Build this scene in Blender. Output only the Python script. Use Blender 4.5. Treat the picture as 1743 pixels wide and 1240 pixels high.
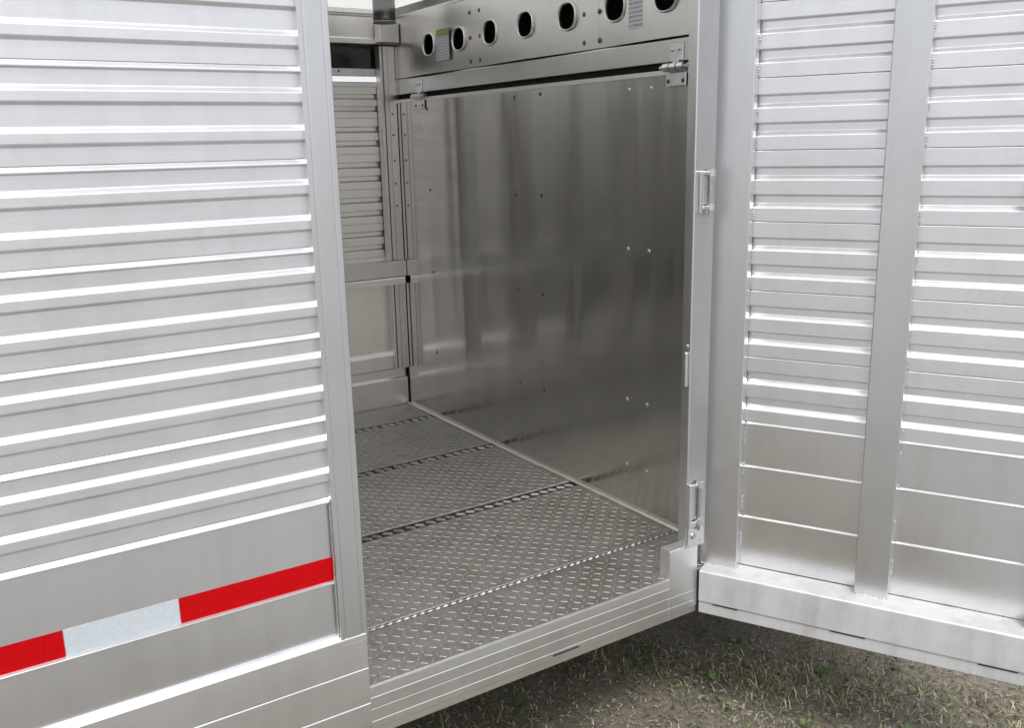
import bpy, bmesh, math, random
from mathutils import Vector, Matrix
random.seed(7)
sc = bpy.context.scene
for o in list(bpy.data.objects): bpy.data.objects.remove(o)
G = 0.45                      # height of the trailer floor above the ground

# ------------------------------------------------------------------ camera
cam_d = bpy.data.cameras.new('Camera'); cam = bpy.data.objects.new('Camera', cam_d)
sc.collection.objects.link(cam); sc.camera = cam
pitch, roll, yaw = 0.2355, -0.022, 0.5755
fw = Vector((math.sin(yaw)*math.cos(pitch), math.cos(yaw)*math.cos(pitch), -math.sin(pitch)))
rt = Vector((math.cos(yaw), -math.sin(yaw), 0)); up = rt.cross(fw)
R = math.cos(roll)*rt + math.sin(roll)*up; U = -math.sin(roll)*rt + math.cos(roll)*up
m = Matrix((R, U, -fw)).transposed().to_4x4(); m.translation = (-0.661, -1.5682, 1.081+G)
cam.matrix_world = m
cam_d.sensor_fit = 'HORIZONTAL'; cam_d.sensor_width = 36; cam_d.lens = 36*1573.6/1743
cam_d.clip_start = 0.02; cam_d.clip_end = 2000

# ------------------------------------------------------------------ sky, sun, exposure
SUN_EL, SUN_AZ = math.radians(58), math.radians(205)     # azimuth clockwise from +Y
w = bpy.data.worlds.new('World'); sc.world = w; w.use_nodes = True
nt = w.node_tree; nt.nodes.clear()
sky = nt.nodes.new('ShaderNodeTexSky'); sky.sky_type = 'NISHITA'; sky.sun_disc = False
sky.sun_elevation = SUN_EL; sky.sun_rotation = SUN_AZ
sky.air_density = 1.0; sky.dust_density = 3.0; sky.ozone_density = 1.0
hs = nt.nodes.new('ShaderNodeHueSaturation'); hs.inputs['Saturation'].default_value = 0.5
veil = nt.nodes.new('ShaderNodeMixRGB'); veil.inputs[0].default_value = 0.5; veil.inputs[2].default_value = (5.9, 6.05, 6.5, 1)   # even cloud cover
bg = nt.nodes.new('ShaderNodeBackground'); bg.inputs['Strength'].default_value = 0.15
wo = nt.nodes.new('ShaderNodeOutputWorld')
nt.links.new(sky.outputs[0], hs.inputs['Color']); nt.links.new(hs.outputs[0], veil.inputs[1]); nt.links.new(veil.outputs[0], bg.inputs[0]); nt.links.new(bg.outputs[0], wo.inputs[0])
sd = bpy.data.lights.new('sun', 'SUN'); sd.energy = 1.4; sd.angle = math.radians(18); sd.color = (1, .975, .95)
so = bpy.data.objects.new('sun', sd); sc.collection.objects.link(so)
sdir = Vector((math.sin(SUN_AZ)*math.cos(SUN_EL), math.cos(SUN_AZ)*math.cos(SUN_EL), math.sin(SUN_EL)))
so.rotation_euler = sdir.to_track_quat('Z', 'Y').to_euler()
sc.view_settings.view_transform = 'Standard'; sc.view_settings.look = 'None'
sc.view_settings.exposure = 0.36; sc.view_settings.gamma = 1; sc.view_settings.use_curve_mapping = False

# ------------------------------------------------------------------ materials
def newmat(n):
    M = bpy.data.materials.new(n); M.use_nodes = True
    return M, M.node_tree, M.node_tree.nodes['Principled BSDF']
def streak_coords(t, scale, rnd=True):
    tc = t.nodes.new('ShaderNodeTexCoord'); mp = t.nodes.new('ShaderNodeMapping')
    mp.inputs['Scale'].default_value = scale
    t.links.new(tc.outputs['Object'], mp.inputs['Vector'])
    if rnd:
        oi = t.nodes.new('ShaderNodeObjectInfo'); mu = t.nodes.new('ShaderNodeMath'); mu.operation = 'MULTIPLY'; mu.inputs[1].default_value = 37.0
        cb = t.nodes.new('ShaderNodeCombineXYZ')
        t.links.new(oi.outputs['Random'], mu.inputs[0])
        for i in range(3): t.links.new(mu.outputs[0], cb.inputs[i])
        t.links.new(cb.outputs[0], mp.inputs['Location'])
    return mp.outputs[0]
def noise(t, vec, scale, detail=3, rough=.55):
    n = t.nodes.new('ShaderNodeTexNoise'); n.inputs['Scale'].default_value = scale
    n.inputs['Detail'].default_value = detail; n.inputs['Roughness'].default_value = rough
    if vec is not None: t.links.new(vec, n.inputs['Vector'])
    return n.outputs['Fac']
def ramp(t, fac, stops):
    r = t.nodes.new('ShaderNodeValToRGB'); e = r.color_ramp.elements
    while len(e) < len(stops): e.new(.5)
    for el, (p, c) in zip(e, stops):
        el.position = p; el.color = (*c, 1) if len(c) == 3 else c
    r.color_ramp.interpolation = 'EASE'
    t.links.new(fac, r.inputs[0]); return r.outputs[0]
def rng(t, fac, a, b):
    r = t.nodes.new('ShaderNodeMapRange'); r.interpolation_type = 'SMOOTHSTEP'; r.inputs['From Min'].default_value = .2; r.inputs['From Max'].default_value = .8
    r.inputs['To Min'].default_value = a; r.inputs['To Max'].default_value = b
    t.links.new(fac, r.inputs['Value']); return r.outputs[0]
def alu(n, base=.80, r0=.26, r1=.40, axis='x', bump=.03, wav=0.0, var=.05, tint=(1, 1, 1), spots=0.0, aniso=0.0, wavscale=(1, 1, 1), stain=0.0):
    M, t, b = newmat(n)
    s = {'x': (1.2, 60, 60), 'y': (60, 1.2, 60), 'z': (60, 60, 1.2)}[axis]
    st = noise(t, streak_coords(t, s), 6, 4, .6)
    cl = noise(t, streak_coords(t, (1, 1, 1)), 3.5, 4, .6)
    sm = noise(t, streak_coords(t, (1, 1, 1)), 38, 3, .65)
    mx = t.nodes.new('ShaderNodeMath'); mx.operation = 'ADD'
    h1 = t.nodes.new('ShaderNodeMath'); h1.operation = 'MULTIPLY'; h1.inputs[1].default_value = .5; t.links.new(st, h1.inputs[0])
    h2 = t.nodes.new('ShaderNodeMath'); h2.operation = 'MULTIPLY'; h2.inputs[1].default_value = .5; t.links.new(cl, h2.inputs[0])
    t.links.new(h1.outputs[0] if bump else h2.outputs[0], mx.inputs[0]); t.links.new(h2.outputs[0], mx.inputs[1])
    lo, hi = base*(1-var), base*(1+var)
    c = ramp(t, mx.outputs[0], [(.3, tuple(lo*k for k in tint)), (.7, tuple(min(.95, hi*k) for k in tint))])
    if spots > 0:
        mm = t.nodes.new('ShaderNodeMixRGB'); mm.blend_type = 'MULTIPLY'; mm.inputs[0].default_value = spots
        sp = ramp(t, sm, [(.30, (.62, .60, .56)), (.46, (1, 1, 1))])
        t.links.new(c, mm.inputs[1]); t.links.new(sp, mm.inputs[2]); c = mm.outputs[0]
    if stain > 0:                                   # faint water runs and handling smears
        sn = noise(t, streak_coords(t, (22, 22, 2.2)), 1.0, 5, .6); s2 = noise(t, streak_coords(t, (5, 5, 5)), 1.0, 5, .7)
        for f_ in (sn, s2):
            mm = t.nodes.new('ShaderNodeMixRGB'); mm.blend_type = 'MULTIPLY'; mm.inputs[0].default_value = stain
            sp = ramp(t, f_, [(.30, (.76, .745, .72)), (.58, (1, 1, 1))]); t.links.new(c, mm.inputs[1]); t.links.new(sp, mm.inputs[2]); c = mm.outputs[0]
    t.links.new(c, b.inputs['Base Color'])
    b.inputs['Metallic'].default_value = 1.0
    if aniso:
        tg = t.nodes.new('ShaderNodeTangent'); tg.direction_type = 'UV_MAP'; tg.uv_map = 'UVMap'
        b.inputs['Anisotropic'].default_value = aniso; b.inputs['Anisotropic Rotation'].default_value = .25
        t.links.new(tg.outputs[0], b.inputs['Tangent'])
    t.links.new(rng(t, mx.outputs[0], r0, r1), b.inputs['Roughness'])
    bp = t.nodes.new('ShaderNodeBump'); bp.inputs['Strength'].default_value = bump; bp.inputs['Distance'].default_value = .002
    if bump: t.links.new(st, bp.inputs['Height'])
    if wav:
        wv = noise(t, streak_coords(t, wavscale), 2.6, 1, .4)
        b2 = t.nodes.new('ShaderNodeBump'); b2.inputs['Strength'].default_value = wav; b2.inputs['Distance'].default_value = .02
        t.links.new(wv, b2.inputs['Height']); t.links.new(b2.outputs[0], bp.inputs['Normal'])
    if bump: t.links.new(bp.outputs[0], b.inputs['Normal'])
    elif wav: t.links.new(b2.outputs[0], b.inputs['Normal']); t.nodes.remove(bp)
    else: t.nodes.remove(bp)
    return M
def plain(n, col, rough=.5, metallic=0.0, nscale=30, var=.12, bump=.0):
    M, t, b = newmat(n)
    nz = noise(t, streak_coords(t, (1, 1, 1)), nscale, 4)
    c = ramp(t, nz, [(.3, tuple(k*(1-var) for k in col)), (.7, tuple(min(1, k*(1+var)) for k in col))])
    t.links.new(c, b.inputs['Base Color']); b.inputs['Roughness'].default_value = rough; b.inputs['Metallic'].default_value = metallic
    if bump:
        bp = t.nodes.new('ShaderNodeBump'); bp.inputs['Strength'].default_value = bump; bp.inputs['Distance'].default_value = .003
        t.links.new(nz, bp.inputs['Height']); t.links.new(bp.outputs[0], b.inputs['Normal'])
    return M
A_X = alu('aluminium_extrusion', .86, .34, .44, 'x', .008, .03, .03, (.99, .99, 1.0), .05, stain=.16)
A_Z = alu('aluminium_post', .70, .32, .42, 'z', .008, .03, .03, (.99, .995, 1.0), .05, stain=.12)
A_P = alu('aluminium_panel', .79, .285, .32, 'x', .0, .010, .0, (.995, .998, 1.0), .0, stain=.2)
A_IN = alu('aluminium_interior', .80, .30, .42, 'x', .02, .02, .05, (1, .975, .935), .2)
A_INZ = alu('aluminium_interior_post', .66, .285, .40, 'z', .02, .02, .05, (1, .975, .935), .2)
A_GATE = alu('aluminium_gate_sheet', .63, .12, .17, 'z', .0, .15, .05, (1, .98, .94), .10, .80, (1, 3.2, .35))
A_PERF = alu('aluminium_perforated_sheet', .64, .285, .34, 'z', .0, .06, .03, (1, .98, .95), .12)
A_FLOOR = alu('aluminium_tread_plate', .43, .46, .58, 'x', .02, .03, .06, (1, .965, .90), .3, stain=.7)
A_LUG = alu('aluminium_tread_lug', .45, .46, .56, 'x', .02, 0, .06, (1, .965, .90), .2)
A_CAST = alu('cast_aluminium', .74, .285, .42, 'z', .10, 0, .08, (1, 1, 1), .4)
A_WELD = alu('weld_metal', .66, .285, .45, 'z', .1, 0, .15, (1, 1, 1), .5)
A_OX = alu('oxidised_aluminium', .72, .45, .55, 'x', .01, .02, .03, (.985, .99, 1.0), .06, stain=.5)
A_OX.node_tree.nodes['Principled BSDF'].inputs['Metallic'].default_value = .35
A_SEAM = alu('seam_metal', .40, .35, .5, 'x', .05, 0, .2, (1, .965, .90), .6)
STEEL = plain('zinc_steel', (.55, .55, .54), .32, 1.0)
DARKM = plain('dark_fastener', (.10, .10, .10), .45, .8)
TUBE = alu('dull_tube', .20, .285, .36, 'z', .03, 0, .10, (1, 1, .97), .2)
GRIME = plain('seam_grime', (.030, .027, .022), .85, 0, 60, .4)
BLACK = plain('black_filler', (.018, .018, .018), .7)  # flat black fill that darkens gaps, slits and holes
RED = plain('red_reflective_film', (.53, .001, .004), .34, 0, 160, .10, .08)
WHT = plain('white_reflective_film', (.56, .61, .64), .38, 0, 160, .05, .08)
PANE = plain('smoked_acrylic', (.018, .020, .018), .12, 0, 4, .2)
for M_ in (RED, WHT, BLACK, GRIME): M_.node_tree.nodes['Principled BSDF'].inputs['Specular IOR Level'].default_value = .15
# translucent white roof skin
M, t, b = newmat('white_roof_skin'); ROOF = M
b.inputs['Base Color'].default_value = (.86, .87, .84, 1); b.inputs['Roughness'].default_value = .5
tr = t.nodes.new('ShaderNodeBsdfTranslucent'); tr.inputs[0].default_value = (.95, .95, .93, 1)
mxs = t.nodes.new('ShaderNodeMixShader'); mxs.inputs[0].default_value = .75
t.links.new(b.outputs[0], mxs.inputs[1]); t.links.new(tr.outputs[0], mxs.inputs[2])
t.links.new(mxs.outputs[0], t.nodes['Material Output'].inputs[0])
# decals with lines of unreadable fine print
def decal(n, top, body, ink, frac):
    M, t, b = newmat(n)
    tc = t.nodes.new('ShaderNodeTexCoord'); sep = t.nodes.new('ShaderNodeSeparateXYZ'); t.links.new(tc.outputs['Generated'], sep.inputs[0])
    wv = t.nodes.new('ShaderNodeMath'); wv.operation = 'MULTIPLY'; wv.inputs[1].default_value = 11; t.links.new(sep.outputs['Z'], wv.inputs[0])
    fr = t.nodes.new('ShaderNodeMath'); fr.operation = 'FRACT'; t.links.new(wv.outputs[0], fr.inputs[0])
    gt = t.nodes.new('ShaderNodeMath'); gt.operation = 'GREATER_THAN'; gt.inputs[1].default_value = .55; t.links.new(fr.outputs[0], gt.inputs[0])
    nz = noise(t, streak_coords(t, (1, 320, 90), False), 1.0, 2)
    g2 = t.nodes.new('ShaderNodeMath'); g2.operation = 'GREATER_THAN'; g2.inputs[1].default_value = .46; t.links.new(nz, g2.inputs[0])
    an = t.nodes.new('ShaderNodeMath'); an.operation = 'MULTIPLY'; t.links.new(gt.outputs[0], an.inputs[0]); t.links.new(g2.outputs[0], an.inputs[1])
    m1 = t.nodes.new('ShaderNodeMixRGB'); m1.inputs[1].default_value = (*body, 1); m1.inputs[2].default_value = (*ink, 1); t.links.new(an.outputs[0], m1.inputs[0])
    g3 = t.nodes.new('ShaderNodeMath'); g3.operation = 'GREATER_THAN'; g3.inputs[1].default_value = frac; t.links.new(sep.outputs['Z'], g3.inputs[0])
    m2 = t.nodes.new('ShaderNodeMixRGB'); m2.inputs[2].default_value = (*top, 1); t.links.new(m1.outputs[0], m2.inputs[1]); t.links.new(g3.outputs[0], m2.inputs[0])
    t.links.new(m2.outputs[0], b.inputs['Base Color']); b.inputs['Roughness'].default_value = .45
    return M
DEC1 = decal('green_headed_decal', (.20, .23, .08), (.42, .42, .44), (.24, .24, .27), .76)
DEC2 = decal('fine_print_decal', (.5, .52, .56), (.50, .52, .56), (.20, .21, .24), 2.0)

# ------------------------------------------------------------------ mesh helpers
COL = sc.collection
def link(name, me, parent=None, mat=None, loc=(0, 0, 0)):
    o = bpy.data.objects.new(name, me); COL.objects.link(o); o.parent = parent; o.location = loc
    if mat and me is not None and not me.materials: me.materials.append(mat)
    return o
def bm_obj(name, bm, parent, mat, smooth=False, loc=(0, 0, 0)):
    me = bpy.data.meshes.new(name); bmesh.ops.recalc_face_normals(bm, faces=bm.faces)
    bm.to_mesh(me); bm.free()
    if smooth:
        for p in me.polygons: p.use_smooth = True
    return link(name, me, parent, mat, loc)
def add_box(bm, lo, hi, bev=.0015, seg=1):
    v = bmesh.ops.create_cube(bm, size=1)['verts']
    for q in v: q.co = Vector([lo[i] + (q.co[i]+.5)*(hi[i]-lo[i]) for i in range(3)])
    if bev:
        es = list({e for q in v for e in q.link_edges})
        bmesh.ops.bevel(bm, geom=es, offset=bev, segments=seg, affect='EDGES', profile=.5)
def box(name, lo, hi, parent, mat, bev=.0015, seg=1):
    bm = bmesh.new(); add_box(bm, lo, hi, bev, seg); return bm_obj(name, bm, parent, mat)
def chamfer(pts, r):
    out = []; n = len(pts)
    for i in range(n):
        p = Vector(pts[i]); a = Vector(pts[i-1]); c = Vector(pts[(i+1) % n])
        da, dc = (a-p), (c-p); k = min(r, da.length*.35, dc.length*.35)
        if da.length < 1e-6 or dc.length < 1e-6 or abs(da.normalized().dot(dc.normalized())) > .995: out.append(tuple(p)); continue
        q1 = p+da.normalized()*k; q2 = p+dc.normalized()*k; mid = (q1+q2)/2*.5+p*.5
        out += [tuple(q1), tuple(mid), tuple(q2)]
    return out
def add_prism(bm, poly, a, b, axis='x', r=.0012):
    pts = chamfer(poly, r) if r else poly
    f = {'x': lambda u, p: (u, p[0], p[1]), 'y': lambda u, p: (p[0], u, p[1]), 'z': lambda u, p: (p[0], p[1], u)}[axis]
    A = [bm.verts.new(f(a, p)) for p in pts]; B = [bm.verts.new(f(b, p)) for p in pts]; n = len(pts)
    for i in range(n): bm.faces.new((A[i], A[(i+1) % n], B[(i+1) % n], B[i]))
    bm.faces.new(A); bm.faces.new(B[::-1])
def prism(name, poly, a, b, parent, mat, axis='x', r=.0012):
    bm = bmesh.new(); add_prism(bm, poly, a, b, axis, r); return bm_obj(name, bm, parent, mat)
def add_cyl(bm, p0, p1, r0, r1=None, n=20):
    p0, p1 = Vector(p0), Vector(p1); d = p1-p0
    q = d.to_track_quat('Z', 'Y').to_matrix().to_4x4(); q.translation = (p0+p1)/2
    bmesh.ops.create_cone(bm, cap_ends=True, segments=n, radius1=r0, radius2=r0 if r1 is None else r1, depth=d.length, matrix=q)
def add_bead(bm, p0, p1, r, pitch, amp=.35, n=8, jit=.15, flat=1.0):
    """a weld or rope-like bead: a tube whose radius swells along its length"""
    p0, p1 = Vector(p0), Vector(p1); d = p1-p0; L = d.length; d.normalize()
    s = d.orthogonal().normalized(); q = d.cross(s); prev = None
    k = max(2, int(L/pitch*4))
    for i in range(k+1):
        u = i/k; ph = u*L/pitch*2*math.pi
        rr = r*(1-amp/2+amp/2*math.cos(ph))*(1+random.uniform(-jit, jit))
        c = p0+d*(u*L); ring = []
        for j in range(n):
            an = 2*math.pi*j/n
            ring.append(bm.verts.new(c+s*math.cos(an)*rr+q*math.sin(an)*rr))
        if prev:
            for j in range(n): bm.faces.new((prev[j], prev[(j+1) % n], ring[(j+1) % n], ring[j]))
        else: bm.faces.new(ring[::-1])
        prev = ring
    bm.faces.new(prev)

# one extruded wall plank: two broad ribs and a thin lip at the joint; rib depth along sign*y
PH = .1545
def plank_mesh(x0, x1, sign, name):
    if sign < 0:    # seen from outside: ribs with a sloping top
        prof = [(-.015, .0), (.030, .0072), (.050, .0072), (.060, 0), (.216, 0), (.268, .0080), (.372, .0080), (.402, 0), (.616, 0), (.668, .0080), (.774, .0080), (.804, 0), (.983, 0)]
        inner = [(.983, -.003), (1.005, -.0032), (1.005, -.0052), (.965, -.0052), (.955, -.003), (.808, -.003), (.778, .0050), (.676, .0050), (.624, -.003), (.406, -.003), (.376, .0050), (.276, .0050), (.224, -.003), (-.015, -.003)]
    else:           # seen from inside: grooves with an overhung top and a sloping foot
        prof = [(.0, 0), (.225, 0), (.232, .0105), (.345, .0105), (.405, 0), (.615, 0), (.622, .0105), (.735, .0105), (.795, 0), (.97, 0), (.97, .0025), (1.03, .0025), (1.03, .0005), (.994, .0005)]
        inner = [(.994, -.003), (.800, -.003), (.738, .0075), (.630, .0075), (.612, -.003), (.410, -.003), (.348, .0075), (.242, .0075), (.222, -.003), (.006, -.003), (.0, -.002)]
    poly = [(sign*d, (1-f)*PH) for f, d in prof+inner]
    bm = bmesh.new(); add_prism(bm, poly, x0, x1, 'x', .0012)
    bmesh.ops.recalc_face_normals(bm, faces=bm.faces)
    me = bpy.data.meshes.new(name); bm.to_mesh(me); bm.free(); return me
def planks(joints, me, parent, mat, y):
    for a, bb in zip(joints[:-1], joints[1:]):       # from the top down
        o = link('plank', me, parent, mat, (0, y, bb)); o.scale = (1, 1, (a-bb)/PH)
rivet_bm = bmesh.new()
bmesh.ops.create_uvsphere(rivet_bm, u_segments=10, v_segments=6, radius=1)
for v in list(rivet_bm.verts):
    if v.co.z < -.01: rivet_bm.verts.remove(v)
for v in rivet_bm.verts: v.co.z *= .45
RIV = bpy.data.meshes.new('rivet'); rivet_bm.to_mesh(RIV); rivet_bm.free()
for p in RIV.polygons: p.use_smooth = True
RIV_D = RIV.copy()
def rivet(p, normal, r, parent, mat=None, dark=False):
    o = link('rivet', RIV_D if dark else RIV, parent, mat, p)
    o.rotation_euler = Vector(normal).to_track_quat('Z', 'Y').to_euler(); o.scale = (r, r, r)
    return o

# ------------------------------------------------------------------ ground
def ground_mat():
    M, t, b = newmat('dry_grass_ground')
    tc = t.nodes.new('ShaderNodeTexCoord')
    n1 = noise(t, tc.outputs['Object'], .9, 6, .65); n2 = noise(t, tc.outputs['Object'], 55, 6, .7)
    c1 = ramp(t, n1, [(.32, (.15, .135, .105)), (.5, (.27, .245, .20)), (.68, (.34, .31, .26))])
    c2 = ramp(t, n2, [(.28, (.35, .33, .28)), (.5, (.9, .88, .84)), (.72, (1.25, 1.2, 1.1))])
    mm = t.nodes.new('ShaderNodeMixRGB'); mm.blend_type = 'MULTIPLY'; mm.inputs[0].default_value = 1
    t.links.new(c1, mm.inputs[1]); t.links.new(c2, mm.inputs[2]); t.links.new(mm.outputs[0], b.inputs['Base Color'])
    b.inputs['Roughness'].default_value = .95
    bp = t.nodes.new('ShaderNodeBump'); bp.inputs['Strength'].default_value = .8; bp.inputs['Distance'].default_value = .02
    t.links.new(n2, bp.inputs['Height']); t.links.new(bp.outputs[0], b.inputs['Normal'])
    return M
bm = bmesh.new()
def gz(x, y): return .012*math.sin(x*2.1+.4)*math.cos(y*1.7)+.006*math.sin(x*7+y*5)
N = 48
xs = [math.copysign(abs(u)**3.2*900, u)+.5 for u in [(-1+2*i/N) for i in range(N+1)]]
gv = [[bm.verts.new((x, y-.5, gz(x, y-.5) if abs(x) < 15 and abs(y) < 15 else 0)) for y in xs] for x in xs]
for i in range(N):
    for j in range(N): bm.faces.new((gv[i][j], gv[i+1][j], gv[i+1][j+1], gv[i][j+1]))
gr = bm_obj('ground', bm, None, ground_mat(), True); gr['kind'] = 'structure'; gr['label'] = 'dry patchy grass ground under the trailer'; gr['category'] = 'ground'

bm = bmesh.new(); near, far = [], []
for i in range(121):
    x = -40+80*i/120; near.append(bm.verts.new((x, -1.0+.12*math.sin(x*1.9)+.08*math.sin(x*4.7), .022))); far.append(bm.verts.new((x, -22+.5*math.sin(x*.7), .022)))
for i in range(120): bm.faces.new((near[i], near[i+1], far[i+1], far[i]))
M, t, b = newmat('pale_gravel')
tc = t.nodes.new('ShaderNodeTexCoord'); n1 = noise(t, tc.outputs['Object'], 60, 5, .7); n2 = noise(t, tc.outputs['Object'], .8, 4, .6)
c1 = ramp(t, n1, [(.3, (.23, .225, .21)), (.7, (.47, .46, .44))]); c2 = ramp(t, n2, [(.3, (.8, .8, .78)), (.7, (1, 1, 1))])
mm = t.nodes.new('ShaderNodeMixRGB'); mm.blend_type = 'MULTIPLY'; mm.inputs[0].default_value = 1
t.links.new(c1, mm.inputs[1]); t.links.new(c2, mm.inputs[2]); t.links.new(mm.outputs[0], b.inputs['Base Color']); b.inputs['Roughness'].default_value = .9
go = bm_obj('gravel_drive', bm, None, M); go['kind'] = 'structure'; go['label'] = 'pale gravel drive beside the trailer'; go['category'] = 'drive'

# ------------------------------------------------------------------ the trailer
trailer = link('livestock_trailer', None, None, None, (0, 0, G))
trailer['label'] = 'ribbed aluminium livestock trailer with side door swung open on tread-plate floor'
trailer['category'] = 'trailer'
XL, XR, YB = -2.3, 2.4, 1.905

# --- outside wall left of the doorway
JL = [1.6765, 1.522, 1.3675, 1.213, 1.0585, .9045, .7485, .590, .4286]
wall = prism('side_wall', [(.0055, .2570), (.0055, .2535), (.0135, .2515), (.0135, .118), (.0195, .118), (.0195, .4310), (.0145, .4310), (.0065, .4235), (.0065, .4205), (.0120, .4195), (.0120, .2605)], XL, -.058, trailer, A_P, 'x', .0006)
wall['label'] = 'outer side wall of ribbed aluminium planks left of the doorway'
pm = plank_mesh(XL, -.0575, -1, 'wall_plank')
planks(JL, pm, wall, A_X, .0145)
prism('door_post', [(-.0590, -.002), (-.0590, .05), (.0, .05), (.0, .004), (-.003, -.002), (-.012, -.002), (-.0135, -.0005), (-.0150, -.002), (-.047, -.002), (-.0485, -.0005), (-.050, -.002)], .1195, 1.68, wall, A_Z, 'z', .0008)
rail = prism('bottom_rail', [(.0150, .1415), (.0085, .1415), (-.0035, .1335), (-.0035, .060), (-.0020, .058), (-.0035, .056), (-.0035, -.02), (-.0020, -.022), (-.0035, -.024), (-.0035, -.075), (-.001, -.078), (-.001, -.113), (.06, -.113), (.06, .1175), (.0150, .1175)], XL, -.006, wall, A_X, 'x', .001)
box('top_rail', (XL, -.004, 1.6785), (XR, .055, 1.76), wall, A_X, .004)
tz0, tz1 = .2600, .3085
for a, bb, mt, lab in [(-.0595, -.3500, RED, 'red reflective strip against the door post'), (-.3500, -.5370, WHT, 'white reflective strip'), (-.5370, -.8170, RED, 'red reflective strip at the left'), (-.8170, -1.0, WHT, 'white reflective strip out to the left')]:
    bm = bmesh.new(); add_box(bm, (bb+.0008, .0112, tz0), (a-.0004, .0119, tz1), 0)
    o = bm_obj('reflective_tape', bm, wall, mt); o['label'] = lab
bm = bmesh.new(); add_bead(bm, (-.0605, .0045, .13), (-.0605, .0045, .43), .0018, .006, .4)
bm_obj('weld', bm, wall, A_WELD, True)

bm = bmesh.new(); add_bead(bm, (-.056, -.0015, .1205), (-.006, -.0015, .1205), .0028, .007, .4, 6)
bm_obj('weld', bm, wall, A_WELD, True)

# --- threshold and the stub of rail by the hinge post
sill = prism('door_sill', [(.020, -.0085), (.0175, -.0012), (.0140, -.0012), (.0130, -.024), (.0122, -.0250), (.0122, -.0500), (.0117, -.0510), (.0117, -.0780), (.0110, -.0788), (.0110, -.095), (.0135, -.097), (.0135, -.113), (.06, -.113), (.06, -.0085)], -.006, .8205, trailer, A_X, 'x', .0008)
sill['label'] = 'ribbed aluminium door sill under the tread plate'
prism('rail_end', [(.045, .078), (.0125, .078), (.0104, .075), (.0104, -.0500), (.0098, -.0510), (.0098, -.0780), (.0092, -.0788), (.0092, -.095), (.0125, -.097), (.0125, -.113), (.045, -.113)], .8205, .915, sill, A_X, 'x', .0008)
for a, bb, k in [(.46, .535, .001)]:
    prism('scuff_plate', [(.0108, -.084), (.0102, -.084), (.0102, -.088), (.0108, -.088)], a, bb, sill, DARKM, 'x', 0)

# --- floor
floor = box('floor', (XL, .019, -.10), (XR, YB+.03, -.0085), trailer, A_FLOOR, 0)
floor['label'] = 'diamond tread plate floor of the trailer'
ED = [.018, .228, .700, 1.192, 1.653, 1.898]
SW = [.008, .022, .022, .022]
for i in range(5):
    a = ED[i]+(0 if i == 0 else SW[i-1]); bb = ED[i+1]-(0 if i == 4 else SW[i])
    box('floor_plate', (XL, a, -.008), (1.046, bb, 0), floor, A_FLOOR, .0018)
def lugs(x0, x1, y0, y1, step):
    vs, fs = [], []
    nx, ny = int((x1-x0)/step), int((y1-y0)/step)
    for i in range(nx):
        for j in range(ny):
            cx, cy = x0+(i+.5)*step, y0+(j+.5)*step
            if any(abs(cy-e) < .029 for e in ED[1:5]): continue
            an = math.radians(45 if (i+j) % 2 else -45); c, s = math.cos(an), math.sin(an); L, W, H = .0112, .0029, .0010
            k = len(vs)
            for (u, v, h) in [(-L, 0, -.0002), (-L*.5, -W, -.0002), (L*.5, -W, -.0002), (L, 0, -.0002), (L*.5, W, -.0002), (-L*.5, W, -.0002), (-L*.55, -W*.35, H), (L*.55, -W*.35, H), (L*.55, W*.35, H), (-L*.55, W*.35, H)]:
                vs.append((cx+u*c-v*s, cy+u*s+v*c, h))
            for f in [(0, 1, 6), (1, 2, 7, 6), (2, 3, 7), (3, 8, 7), (3, 4, 8), (4, 5, 9, 8), (5, 0, 9), (0, 6, 9), (6, 7, 8, 9)]: fs.append([k+q for q in f])
    me = bpy.data.meshes.new('tread'); me.from_pydata(vs, [], fs); return me
tr_o = link('tread', lugs(-1.0, 1.036, .022, 1.89, .0225), floor, A_LUG); tr_o['kind'] = 'stuff'; tr_o['label'] = 'raised diamond lugs of the tread plate'
def stitch_mesh(x0, x1, pitch, L, W, H):
    vs, fs = [], []
    for i in range(int((x1-x0)/pitch)):
        cx = x0+(i+.5)*pitch+random.uniform(-.003, .003); an = math.radians(-38+random.uniform(-6, 6)); c, s_ = math.cos(an), math.sin(an); k = len(vs)
        for (u, v, h) in [(-L, 0, -.006), (-L*.6, -W, -.006), (L*.6, -W, -.006), (L, 0, -.006), (L*.6, W, -.006), (-L*.6, W, -.006), (-L*.6, -W*.3, H), (L*.6, -W*.3, H), (L*.6, W*.3, H), (-L*.6, W*.3, H)]:
            vs.append((cx+u*c-v*s_, u*s_+v*c, h))
        for f in [(0, 1, 6), (1, 2, 7, 6), (2, 3, 7), (3, 8, 7), (3, 4, 8), (4, 5, 9, 8), (5, 0, 9), (0, 6, 9), (6, 7, 8, 9)]: fs.append([k+q for q in f])
    me = bpy.data.meshes.new('seam_stitch'); me.from_pydata(vs, [], fs); return me
for k, y in enumerate(ED[1:5]):
    box('seam_strip', (-1.6, y-SW[k]+.0002, -.0082), (1.045, y+SW[k]-.0002, -.0055), floor, GRIME, 0)
    if k == 0:
        bm = bmesh.new(); add_bead(bm, (-1.4, y, -.003), (1.04, y, -.003), .0064, .021, .7, 8, .3)
        bm_obj('seam_bead', bm, floor, A_LUG, True)
    else:
        o = link('seam_stitch', stitch_mesh(-.9, 1.04, .034, .0180, .0034, .0006), floor, A_SEAM, (0, y, 0)); o['kind'] = 'stuff'

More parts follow.
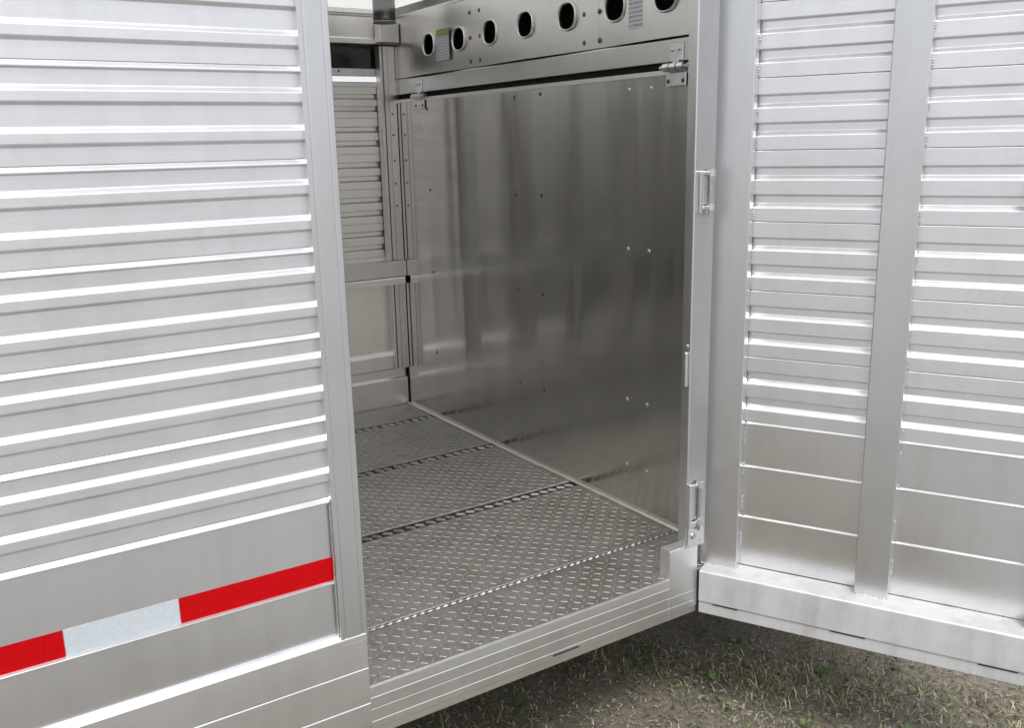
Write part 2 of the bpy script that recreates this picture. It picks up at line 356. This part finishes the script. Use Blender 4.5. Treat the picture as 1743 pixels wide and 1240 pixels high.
# --- divider gate across the trailer (plane x = 1.0515)
GX = 1.0515
gate = box('divider_gate', (GX, .10, .004), (GX+.025, 1.879, 1.2530), trailer, A_GATE, .0015)
uvl = gate.data.uv_layers.new(name='UVMap')
for lp in gate.data.loops: v_ = gate.data.vertices[lp.vertex_index].co; uvl.data[lp.index].uv = (v_.y, v_.z)
gate['label'] = 'smooth dull grey sheet gate dividing the trailer'
for y, zs, dk in [(1.022, (1.223, .9125, .594, .272), True), (.877, (1.225, .9145, .596, .274), True), (.4525, (1.2135, .7798, .3367, .1345), False), (.3645, (1.2132, .7803, .3388, .1366), False), (1.62, (1.21, .91, .594, .27), True)]:
    for z in zs: rivet((GX, y, z), (-1, 0, 0), .0062, gate, DARKM if dk else STEEL, dk)
prism('floor_angle', [(GX-.0005, .001), (GX-.013, .001), (GX-.013, .0035), (GX-.004, .006), (GX-.0025, .014), (GX-.0005, .014)], .20, 1.86, gate, A_IN, 'y', .0006)
bm = bmesh.new(); add_bead(bm, (GX-.014, .9, .0015), (GX-.014, 1.6, .0015), .0022, .008, .5)
bm_obj('weld', bm, gate, A_WELD, True)
box('edge_strip', (GX-.003, .10, 1.2420), (GX-.0003, 1.874, 1.2545), gate, A_IN, .0008)
box('gap_light_block', (GX+.016, .06, 1.2535), (GX+.022, 1.874, 1.2730), gate, BLACK, 0)  # added black strip stops light through the gap, keeping it dark
def gate_hinge(y, par):
    bm = bmesh.new()
    add_box(bm, (GX-.008, y-.024, 1.273), (GX-.0032, y+.024, 1.318), .0012)        # leaf on the beam
    add_box(bm, (GX-.0085, y-.036, 1.212), (GX-.0035, y+.036, 1.246), .0012)       # leaf on the gate
    for d in (-.026, 0, .026): add_cyl(bm, (GX-.014, y+d-.011, 1.2590), (GX-.014, y+d+.011, 1.2590), .0105, n=16)
    add_box(bm, (GX-.0115, y-.012, 1.259), (GX-.0065, y+.012, 1.28), .001)
    o = bm_obj('hinge', bm, par, A_CAST)
    bm = bmesh.new()
    add_cyl(bm, (GX-.014, y-.054, 1.2590), (GX-.014, y+.052, 1.2590), .0048, n=12)
    add_cyl(bm, (GX-.014, y-.058, 1.2590), (GX-.014, y-.05, 1.2590), .009, n=6)
    bm_obj('hinge_pin', bm, par, STEEL)
    for d in (-.013, .013): rivet((GX-.0082, y+d, 1.302), (-1, 0, 0), .006, par, STEEL)
    for d in (-.027, .027): rivet((GX-.0087, y+d, 1.225), (-1, 0, 0), .006, par, DARKM, True)
box('corner_light_block', (GX-.004, 1.8792, .004), (GX+.02, 1.9065, .62), gate, BLACK, 0)  # added black filler blocks light leaking through the corner gap
gate_hinge(1.665, gate); gate_hinge(.262, gate)

# --- bulkhead above the gate: beam, three perforated sheets, holes with rolled rims
beam = prism('bulkhead', [(GX-.003, 1.2735), (GX-.003, 1.3280), (GX+.0, 1.3320), (GX+.05, 1.3320), (GX+.05, 1.2735)], -0.02+.08, 1.879, trailer, A_PERF, 'y', .001)
beam['label'] = 'perforated aluminium bulkhead above the gate'
HY = [1.560, 1.357, 1.148, .930, .724, .508, .298, .09]
SEAMS = [1.879, 1.252, .615, .02]
def perf_sheet(y0, y1, z0, z1, x, bow):
    """a sheet cut with oval holes: each hole's cell is filled between its square outline and the oval"""
    bm = bmesh.new(); hz = 1.4345; hs_ = [h for h in HY if y0 < h < y1]; hw = .052; hh = .048; th = .003
    def X(y): u = (y-y0)/(y1-y0); return x-bow*math.sin(math.pi*u)**2
    def grid(ya, yb, za, zb):
        n = max(1, int((yb-ya)/.03))
        for i in range(n):
            p, q = ya+(yb-ya)*i/n, ya+(yb-ya)*(i+1)/n
            bm.faces.new([bm.verts.new(c) for c in ((X(p), p, za), (X(q), q, za), (X(q), q, zb), (X(p), p, zb))])
    grid(y0, y1, z0, hz-hh); grid(y0, y1, hz+hh, z1)
    e = sorted([y0]+[v for h in hs_ for v in (h-hw, h+hw)]+[y1])
    for i in range(0, len(e), 2): grid(e[i], e[i+1], hz-hh, hz+hh)
    for h in hs_:
        n = 32; ov, sq = [], []
        for k in range(n):
            an = 2*math.pi*k/n; c, s = math.cos(an), math.sin(an)
            y = h+.0405*math.copysign(abs(c)**.85, c); z = hz+.0365*math.copysign(abs(s)**.85, s); ov.append(bm.verts.new((X(y), y, z)))
            mx = max(abs(c), abs(s)); yq, zq = h+hw*c/mx, hz+hh*s/mx; sq.append(bm.verts.new((X(yq), yq, zq)))
        for k in range(n): bm.faces.new((ov[k], ov[(k+1) % n], sq[(k+1) % n], sq[k]))
    bmesh.ops.remove_doubles(bm, verts=bm.verts, dist=.0001)
    bmesh.ops.recalc_face_normals(bm, faces=bm.faces)
    ext = bmesh.ops.extrude_face_region(bm, geom=list(bm.faces))
    for v in [g for g in ext['geom'] if isinstance(g, bmesh.types.BMVert)]: v.co.x += th
    o = bm_obj('perforated_sheet', bm, beam, A_PERF)
    return X
rim_bm = bmesh.new(); nR, nr = 32, 8; rings = []
for i in range(nR):
    an = 2*math.pi*i/nR; c, s = math.cos(an), math.sin(an); ring = []
    cy, cz = .0405*math.copysign(abs(c)**.85, c), .0365*math.copysign(abs(s)**.85, s); dv = Vector((0, cy, cz)).normalized()
    for j in range(nr):
        b_ = 2*math.pi*j/nr; ring.append(rim_bm.verts.new(Vector((-.0075*math.sin(b_), cy, cz))+dv*(.0034*math.cos(b_)+.0015)))
    rings.append(ring)
for i in range(nR):
    for j in range(nr): rim_bm.faces.new((rings[i][j], rings[(i+1) % nR][j], rings[(i+1) % nR][(j+1) % nr], rings[i][(j+1) % nr]))
bmesh.ops.recalc_face_normals(rim_bm, faces=rim_bm.faces)
RIM = bpy.data.meshes.new('hole_rim'); rim_bm.to_mesh(RIM); rim_bm.free()
for p in RIM.polygons: p.use_smooth = True
for i in range(3):
    y1, y0 = SEAMS[i], SEAMS[i+1]; x = GX-.001-(.0015 if i == 1 else 0)
    Xf = perf_sheet(y0+(.0 if i != 1 else -.03), y1+(.03 if i == 1 else 0), 1.3335, 1.556, x, .011)
    for h in HY:
        if y0 < h < y1: link('hole_rim', RIM, beam, A_INZ, (Xf(h), h, 1.4345))
for y in (1.702, 1.284, 1.221, .649, .580):
    for z in (1.512, 1.431, 1.354): rivet((GX-.0030, y, z), (-1, 0, 0), .0075, beam, DARKM, True)
prism('cove_strip', [(GX-.004, 1.5575), (GX-.004, 1.565), (GX-.022, 1.5885), (GX+.03, 1.5885), (GX+.03, 1.5575)], .06, 1.86, beam, A_PERF, 'y', .0008)
o = box('decal', (GX-.0150, 1.410, 1.372), (GX-.0143, 1.503, 1.478), beam, DEC1, 0); o['label'] = 'small decal with a green heading'
o = box('decal', (GX-.0105, .347, 1.368), (GX-.0098, .446, 1.49), beam, DEC2, 0); o['label'] = 'pale decal of fine print'

box('dark_hole_backing', (GX+.055, .10, 1.275), (GX+.065, 1.88, 1.588), beam, BLACK, 0)  # unseen black sheet added so the holes show dark

# --- far side wall, seen from inside
JB = [1.3055, 1.1855, 1.0475, .9095, .7715, .6335]
back = box('far_wall', (XL, 1.907, .150), (XR, 1.912, .6335), trailer, A_IN, .001)
back['label'] = 'far side wall of grooved planks seen inside the trailer'
pb = plank_mesh(XL, XR, 1, 'far_wall_plank')
planks([1.3055, 1.1855, 1.0475, .9095, .7715, .6335], pb, back, A_IN, 1.914)
prism('window_sill', [(1.905, 1.3060), (1.905, 1.3200), (1.909, 1.3238), (1.940, 1.3238), (1.940, 1.3060)], XL, XR, back, A_IN, 'x', .0008)
prism('window_frame', [(1.912, 1.3470), (1.912, 1.3735), (1.95, 1.3735), (1.95, 1.3470)], XL, XR, back, A_OX, 'x', .001)
box('window_pane', (XL, 1.928, 1.372), (GX+.03, 1.934, 1.470), back, PANE, 0)['label'] = 'dark smoked window pane'
prism('top_beam', [(1.862, 1.462), (1.862, 1.480), (1.866, 1.484), (1.866, 1.560), (1.862, 1.564), (1.862, 1.5655), (1.95, 1.5655), (1.95, 1.462)], XL, XR, back, A_IN, 'x', .001)
prism('roof_rail', [(1.874, 1.5735), (1.874, 1.5940), (1.95, 1.5940), (1.95, 1.5735)], XL, XR, back, A_IN, 'x', .001)
prism('rub_rail', [(1.852, .5545), (1.852, .617), (1.866, .6215), (1.906, .6215), (1.906, .5545)], XL, GX-.002, back, A_INZ, 'x', .001)
prism('rub_rail', [(1.846, .5225), (1.846, .5480), (1.850, .5525), (1.906, .5525), (1.906, .5225)], XL, GX-.012, back, A_IN, 'x', .001)
prism('base_rail', [(1.882, .004), (1.882, .116), (1.890, .124), (1.895, .124), (1.895, .158), (1.885, .163), (1.885, .220), (1.898, .236), (1.9065, .236), (1.9065, .004)], XL, GX-.006, back, A_IN, 'x', .001)
def wall_post(x0, z0, z1):
    w_ = .066
    poly = [(x0, 1.906), (x0, 1.866), (x0+.010, 1.866), (x0+.010, 1.878), (x0+.0135, 1.878), (x0+.0135, 1.862), (x0+.030, 1.862), (x0+.030, 1.866), (x0+.032, 1.866), (x0+.032, 1.862), (x0+.053, 1.862), (x0+.055, 1.868), (x0+w_-.001, 1.868), (x0+w_-.001, 1.906)]
    return prism('wall_post', poly, z0, z1, back, A_INZ, 'z', .0006)
px = .984
box('corner_filler', (1.0475, 1.886, .622), (GX+.02, 1.9055, 1.461), back, A_INZ, .001)
for k in range(9):
    x0 = px-.292*k-(.0 if k else 0)
    wall_post(x0, .622, 1.455); wall_post(x0, .164, .5220)
    for z in (1.20, 1.12, 1.02, .93, .84): rivet((x0+.042, 1.8620, z), (0, -1, 0), .0045, back, DARKM, True)
rivet((.83, 1.912, 1.363), (0, -1, 0), .005, back, DARKM, True)
box('cross_beam', (.965, 1.81, 1.4640), (1.046, 1.861, 1.536), back, A_INZ, .002)
bm = bmesh.new(); add_cyl(bm, (.884, 1.60, 1.508), (.884, 1.60, 1.5895), .040, n=36)
add_cyl(bm, (.884, 1.60, 1.505), (.884, 1.60, 1.511), .0415, n=36)
tube_o = bm_obj('roof_tube', bm, back, TUBE)
for p in tube_o.data.polygons: p.use_smooth = len(p.vertices) == 4

# --- roof, ends, and the closed compartment behind the gate
roof = box('roof', (XL, .0, 1.590), (GX+.03, 1.95, 1.600), trailer, ROOF, 0)
roof['label'] = 'white roof skin over the stall'
box('roof_panel', (GX+.031, .0, 1.590), (XR, 1.95, 1.600), roof, A_IN, 0)
box('end_wall', (XL-.03, .0, -.1), (XL, 1.95, 1.75), trailer, A_IN, .002)
box('end_wall', (XR, .0, -.1), (XR+.03, 1.95, 1.75), trailer, A_IN, .002)
box('slot_light_block', (GX+.02, 1.913, 1.310), (XR, 1.925, 1.480), back, A_IN, 0)  # unseen panel added to keep window light out of the compartment
box('jamb', (GX+.002, .03, -.05), (GX+.012, .10, 1.589), trailer, A_IN, 0)
rw = box('rear_side_wall', (.985, .064, -.10), (XR, .068, .43), trailer, A_P, .001)
pr_ = plank_mesh(.985, XR, -1, 'rear_wall_plank')
planks(JL, pr_, rw, A_X, .066)
box('corner_post', (.930, .062, -.10), (.984, .10, 1.675), rw, A_Z, .002)
for k in range(6): box('cross_member', (-2.0+k*.8, .35, -.20), (-1.95+k*.8, 1.9, -.101), floor, A_IN, .002)

# --- hinge post with its hinge leaves
post = prism('hinge_post', [(.862, .010), (.862, .0), (.864, -.002), (.925, -.002), (.927, .0), (.927, .05), (.918, .05), (.918, .010)], .079, 1.675, trailer, A_Z, 'z', .0008)
post['label'] = 'pale aluminium post the open door hangs on'
def post_hinge(z, h, x, y, big):
    bm = bmesh.new()
    add_box(bm, (x-.024, y-.004, z-h/2-.010), (x-.014, y+.010, z+h/2), .0015)      # bracket flange
    add_box(bm, (x-.010, y+.001, z-h/2+.008), (x+.019, y+.007, z+h/2-.010), .0012)  # leaf
    bm_obj('hinge_leaf', bm, post, A_CAST)
    box('hinge_gap_shade', (x-.0138, y+.003, z-h/2+.004), (x-.0102, y+.0072, z+h/2-.004), post, BLACK, 0)  # shade of the slit put in as a black plate
    r = .0085 if not big else .0105
    for za, zb, zc in [(z-h/2-.004, z-h/2+.010, z-h/2-.002), (z+h/2-.012, z+h/2+.003, z+h/2-.009)]:
        bm = bmesh.new(); add_cyl(bm, (x+.010, y-.004, za), (x+.010, y-.004, zb), r, n=18)
        add_box(bm, (x-.016, y-.006, zc), (x+.012, y+.004, zc+.008), .0012)
        bm_obj('hinge_knuckle', bm, post, A_CAST)
    bm = bmesh.new(); add_cyl(bm, (x+.008, y-.004, z-h/2-.020), (x+.008, y-.004, z+h/2+.006), .0045, n=12)
    bm_obj('hinge_pin', bm, post, STEEL)
post_hinge(.966, .085, .893, -.010, False)
post_hinge(.200, .105, .884, -.010, True)
box('hinge_plate', (.864, -.0075, .086), (.916, -.0025, .150), post, A_CAST, .0012)
prism('hinge_foot', [(-.0075, .134), (-.0130, .138), (-.0130, .144), (-.0075, .148)], .866, .912, post, A_CAST, 'x', .0006)
rivet((.880, -.0076, .112), (0, -1, 0), .009, post, STEEL)
box('latch_strike', (.852, .002, .50), (.8615, .010, .585), post, A_CAST, .002)
rivet((.856, .004, .600), (-1, 0, 0), .006, post, STEEL)

# ------------------------------------------------------------------ the open door
TH = -1.0877
door = prism('door', [(.0345, .006), (-.044, .006), (-.047, .003), (-.047, -.078), (-.0430, -.082), (-.0430, -.112), (-.035, -.115), (.0345, -.115)], .014, .845, trailer, A_OX, 'x', .0012)
door['label'] = 'trailer door swung open, showing its grooved inner side and bottom rail'
door.location = (.9474, .0334, 0); door.rotation_euler = (0, 0, TH)
JD = [1.700, 1.537, 1.374, 1.211, 1.050, .886, .7215, .558, .3915]
pd = plank_mesh(.004, .84, 1, 'door_plank')
planks(JD, pd, door, A_X, .038)
for z0, z1 in [(.2810, .3915), (.1455, .2785), (.0080, .1430)]:
    prism('lower_panel', [(.0350, z0), (.0350, z1-.006), (.0305, z1-.0045), (.0305, z1-.0025), (.0365, z1+.0016), (.0395, z1+.0016), (.0395, z0)], .006, .84, door, A_P, 'x', .0004)
for t0, t1 in [(0.0, .095), (.3815, .4575), (.742, .84)]:
    box('stile', (t0, 0, .0062), (t1, .0335, 1.70), door, A_Z, .0022, 2)
    bm = bmesh.new()
    for tt in (t0-.001, t1+.001):
        if tt < .01: continue
        for J0, J1 in zip(JD[:-1], JD[1:]):
            P_ = J0-J1
            for f0, f1 in [(.42, .50), (.84, .97)]:
                if random.random() < .8: add_bead(bm, (tt, .0330, J0-f0*P_), (tt, .0330, J0-f1*P_), .0026, .006, .4, 6)
        for z in (.06, .16, .25, .33): add_bead(bm, (tt, .0325, z), (tt, .0325, z+.035), .0028, .006, .4, 6)
    add_bead(bm, (t0+.004, -.0005, .0066), (t1-.004, -.0005, .0066), .0026, .007, .4, 6)
    bm_obj('weld', bm, door, A_WELD, True)['kind'] = 'stuff'
box('top_rail', (.004, -.004, 1.702), (.845, .05, 1.76), door, A_X, .003)
box('latch', (.655, .012, .945), (.70, .034, .985), door, A_CAST, .003)
for a, bb in [(.05, .115), (.34, .42), (.66, .74)]: box('dark_lip_strip', (a, -.0452, -.0832), (bb, -.0405, -.0808), door, BLACK, 0)  # short black strips along the rail's lower lip

# ------------------------------------------------------------------ grass and litter under the door
def blades(n, name, mats, x0, x1, y0, y1, h0, h1, w, lean):
    vs, fs, mi = [], [], []
    for i in range(n):
        x, y = random.uniform(x0, x1), random.uniform(y0, y1)
        d = math.sin(x*5.1+1.3)*math.cos(y*4.3)+math.sin(x*11+y*9)*.6
        if random.random() > .75+.25*d: continue
        h = random.uniform(h0, h1)*(1+.25*d); an = random.uniform(0, 2*math.pi); ln = random.uniform(.3, lean)*h
        c, s = math.cos(an), math.sin(an); z = gz(x, y)-.003; bx, by = -s*w/2, c*w/2; k = len(vs)
        vs += [(x-bx, y-by, z), (x+bx, y+by, z), (x+c*ln*.4+bx*.8, y+s*ln*.4+by*.8, z+h*.6), (x+c*ln*.4-bx*.8, y+s*ln*.4-by*.8, z+h*.6), (x+c*ln, y+s*ln, z+h*(.95 if ln < h else .6))]
        fs += [(k, k+1, k+2, k+3), (k+3, k+2, k+4)]
        m_ = random.choices(range(len(mats)), [.34, .26, .24, .16])[0]; mi += [m_, m_]
    me = bpy.data.meshes.new(name); me.from_pydata(vs, [], fs)
    for M_ in mats: me.materials.append(M_)
    me.polygons.foreach_set('material_index', mi); return me
gm = [plain('grass_green', (.14, .18, .06), .6, 0, 3, .3), plain('grass_olive', (.25, .25, .12), .6, 0, 3, .3), plain('grass_straw', (.54, .46, .33), .7, 0, 3, .25), plain('grass_brown', (.20, .15, .11), .8, 0, 3, .3)]
gro = link('grass', blades(80000, 'grass', gm, -.2, 3.2, -1.3, 1.9, .006, .026, .0036, 2.0), None)
gro['kind'] = 'stuff'; gro['label'] = 'short patchy green and straw grass below the open door'; gro['category'] = 'grass'
vs, fs = [], []
for i in range(150):                                     # small broad-leaved weeds
    x, y = random.uniform(.2, 2.8), random.uniform(-1.2, 1.2); z = gz(x, y)
    for k_ in range(random.randint(4, 8)):
        an = random.uniform(0, 6.28); L = random.uniform(.010, .030); W_ = L*random.uniform(.28, .45); c, s_ = math.cos(an), math.sin(an); k = len(vs); up_ = random.uniform(.3, .9)*L
        for u, v, h in [(0, 0, 0), (.5, -1, .7), (.8, -.6, .95), (1, 0, .9), (.8, .6, .95), (.5, 1, .7)]: vs.append((x+c*L*u-s_*W_*v, y+s_*L*u+c*W_*v, z+.004+up_*h))
        fs.append(list(range(k, k+6)))
me = bpy.data.meshes.new('weeds'); me.from_pydata(vs, [], fs)
wd = link('weeds', me, None, plain('weed_leaf', (.10, .16, .045), .5, 0, 8, .35)); wd['kind'] = 'stuff'; wd['label'] = 'small broad-leaved weeds among the grass'; wd['category'] = 'weeds'
vs, fs, mi = [], [], []
for i in range(17000):
    x, y = random.uniform(0, 3.0), random.uniform(-1.4, 1.6); z = gz(x, y)+random.uniform(.002, .014)
    an = random.uniform(0, 6.28); L, W_ = random.uniform(.003, .011), random.uniform(.002, .0045); c, s = math.cos(an), math.sin(an); k = len(vs)
    tl = random.uniform(-.5, .5)*L
    vs += [(x-c*L, y-s*L, z-tl*.4), (x-s*W_, y+c*W_, z+.002), (x+c*L, y+s*L, z+tl*.4), (x+s*W_, y-c*W_, z+.003)]
    fs += [(k, k+1, k+2), (k, k+2, k+3)]; q = random.choice((0, 1, 2, 2)); mi += [q, q]
me = bpy.data.meshes.new('leaf_litter'); me.from_pydata(vs, [], fs)
for M_ in (plain('litter_tan', (.30, .24, .17), .8, 0, 5, .3), plain('litter_brown', (.12, .085, .06), .8, 0, 5, .3), plain('litter_grey', (.30, .28, .25), .8, 0, 5, .3)): me.materials.append(M_)
me.polygons.foreach_set('material_index', mi)
lo = link('leaf_litter', me); lo['kind'] = 'stuff'; lo['label'] = 'dead leaf bits scattered in the grass'; lo['category'] = 'leaf litter'
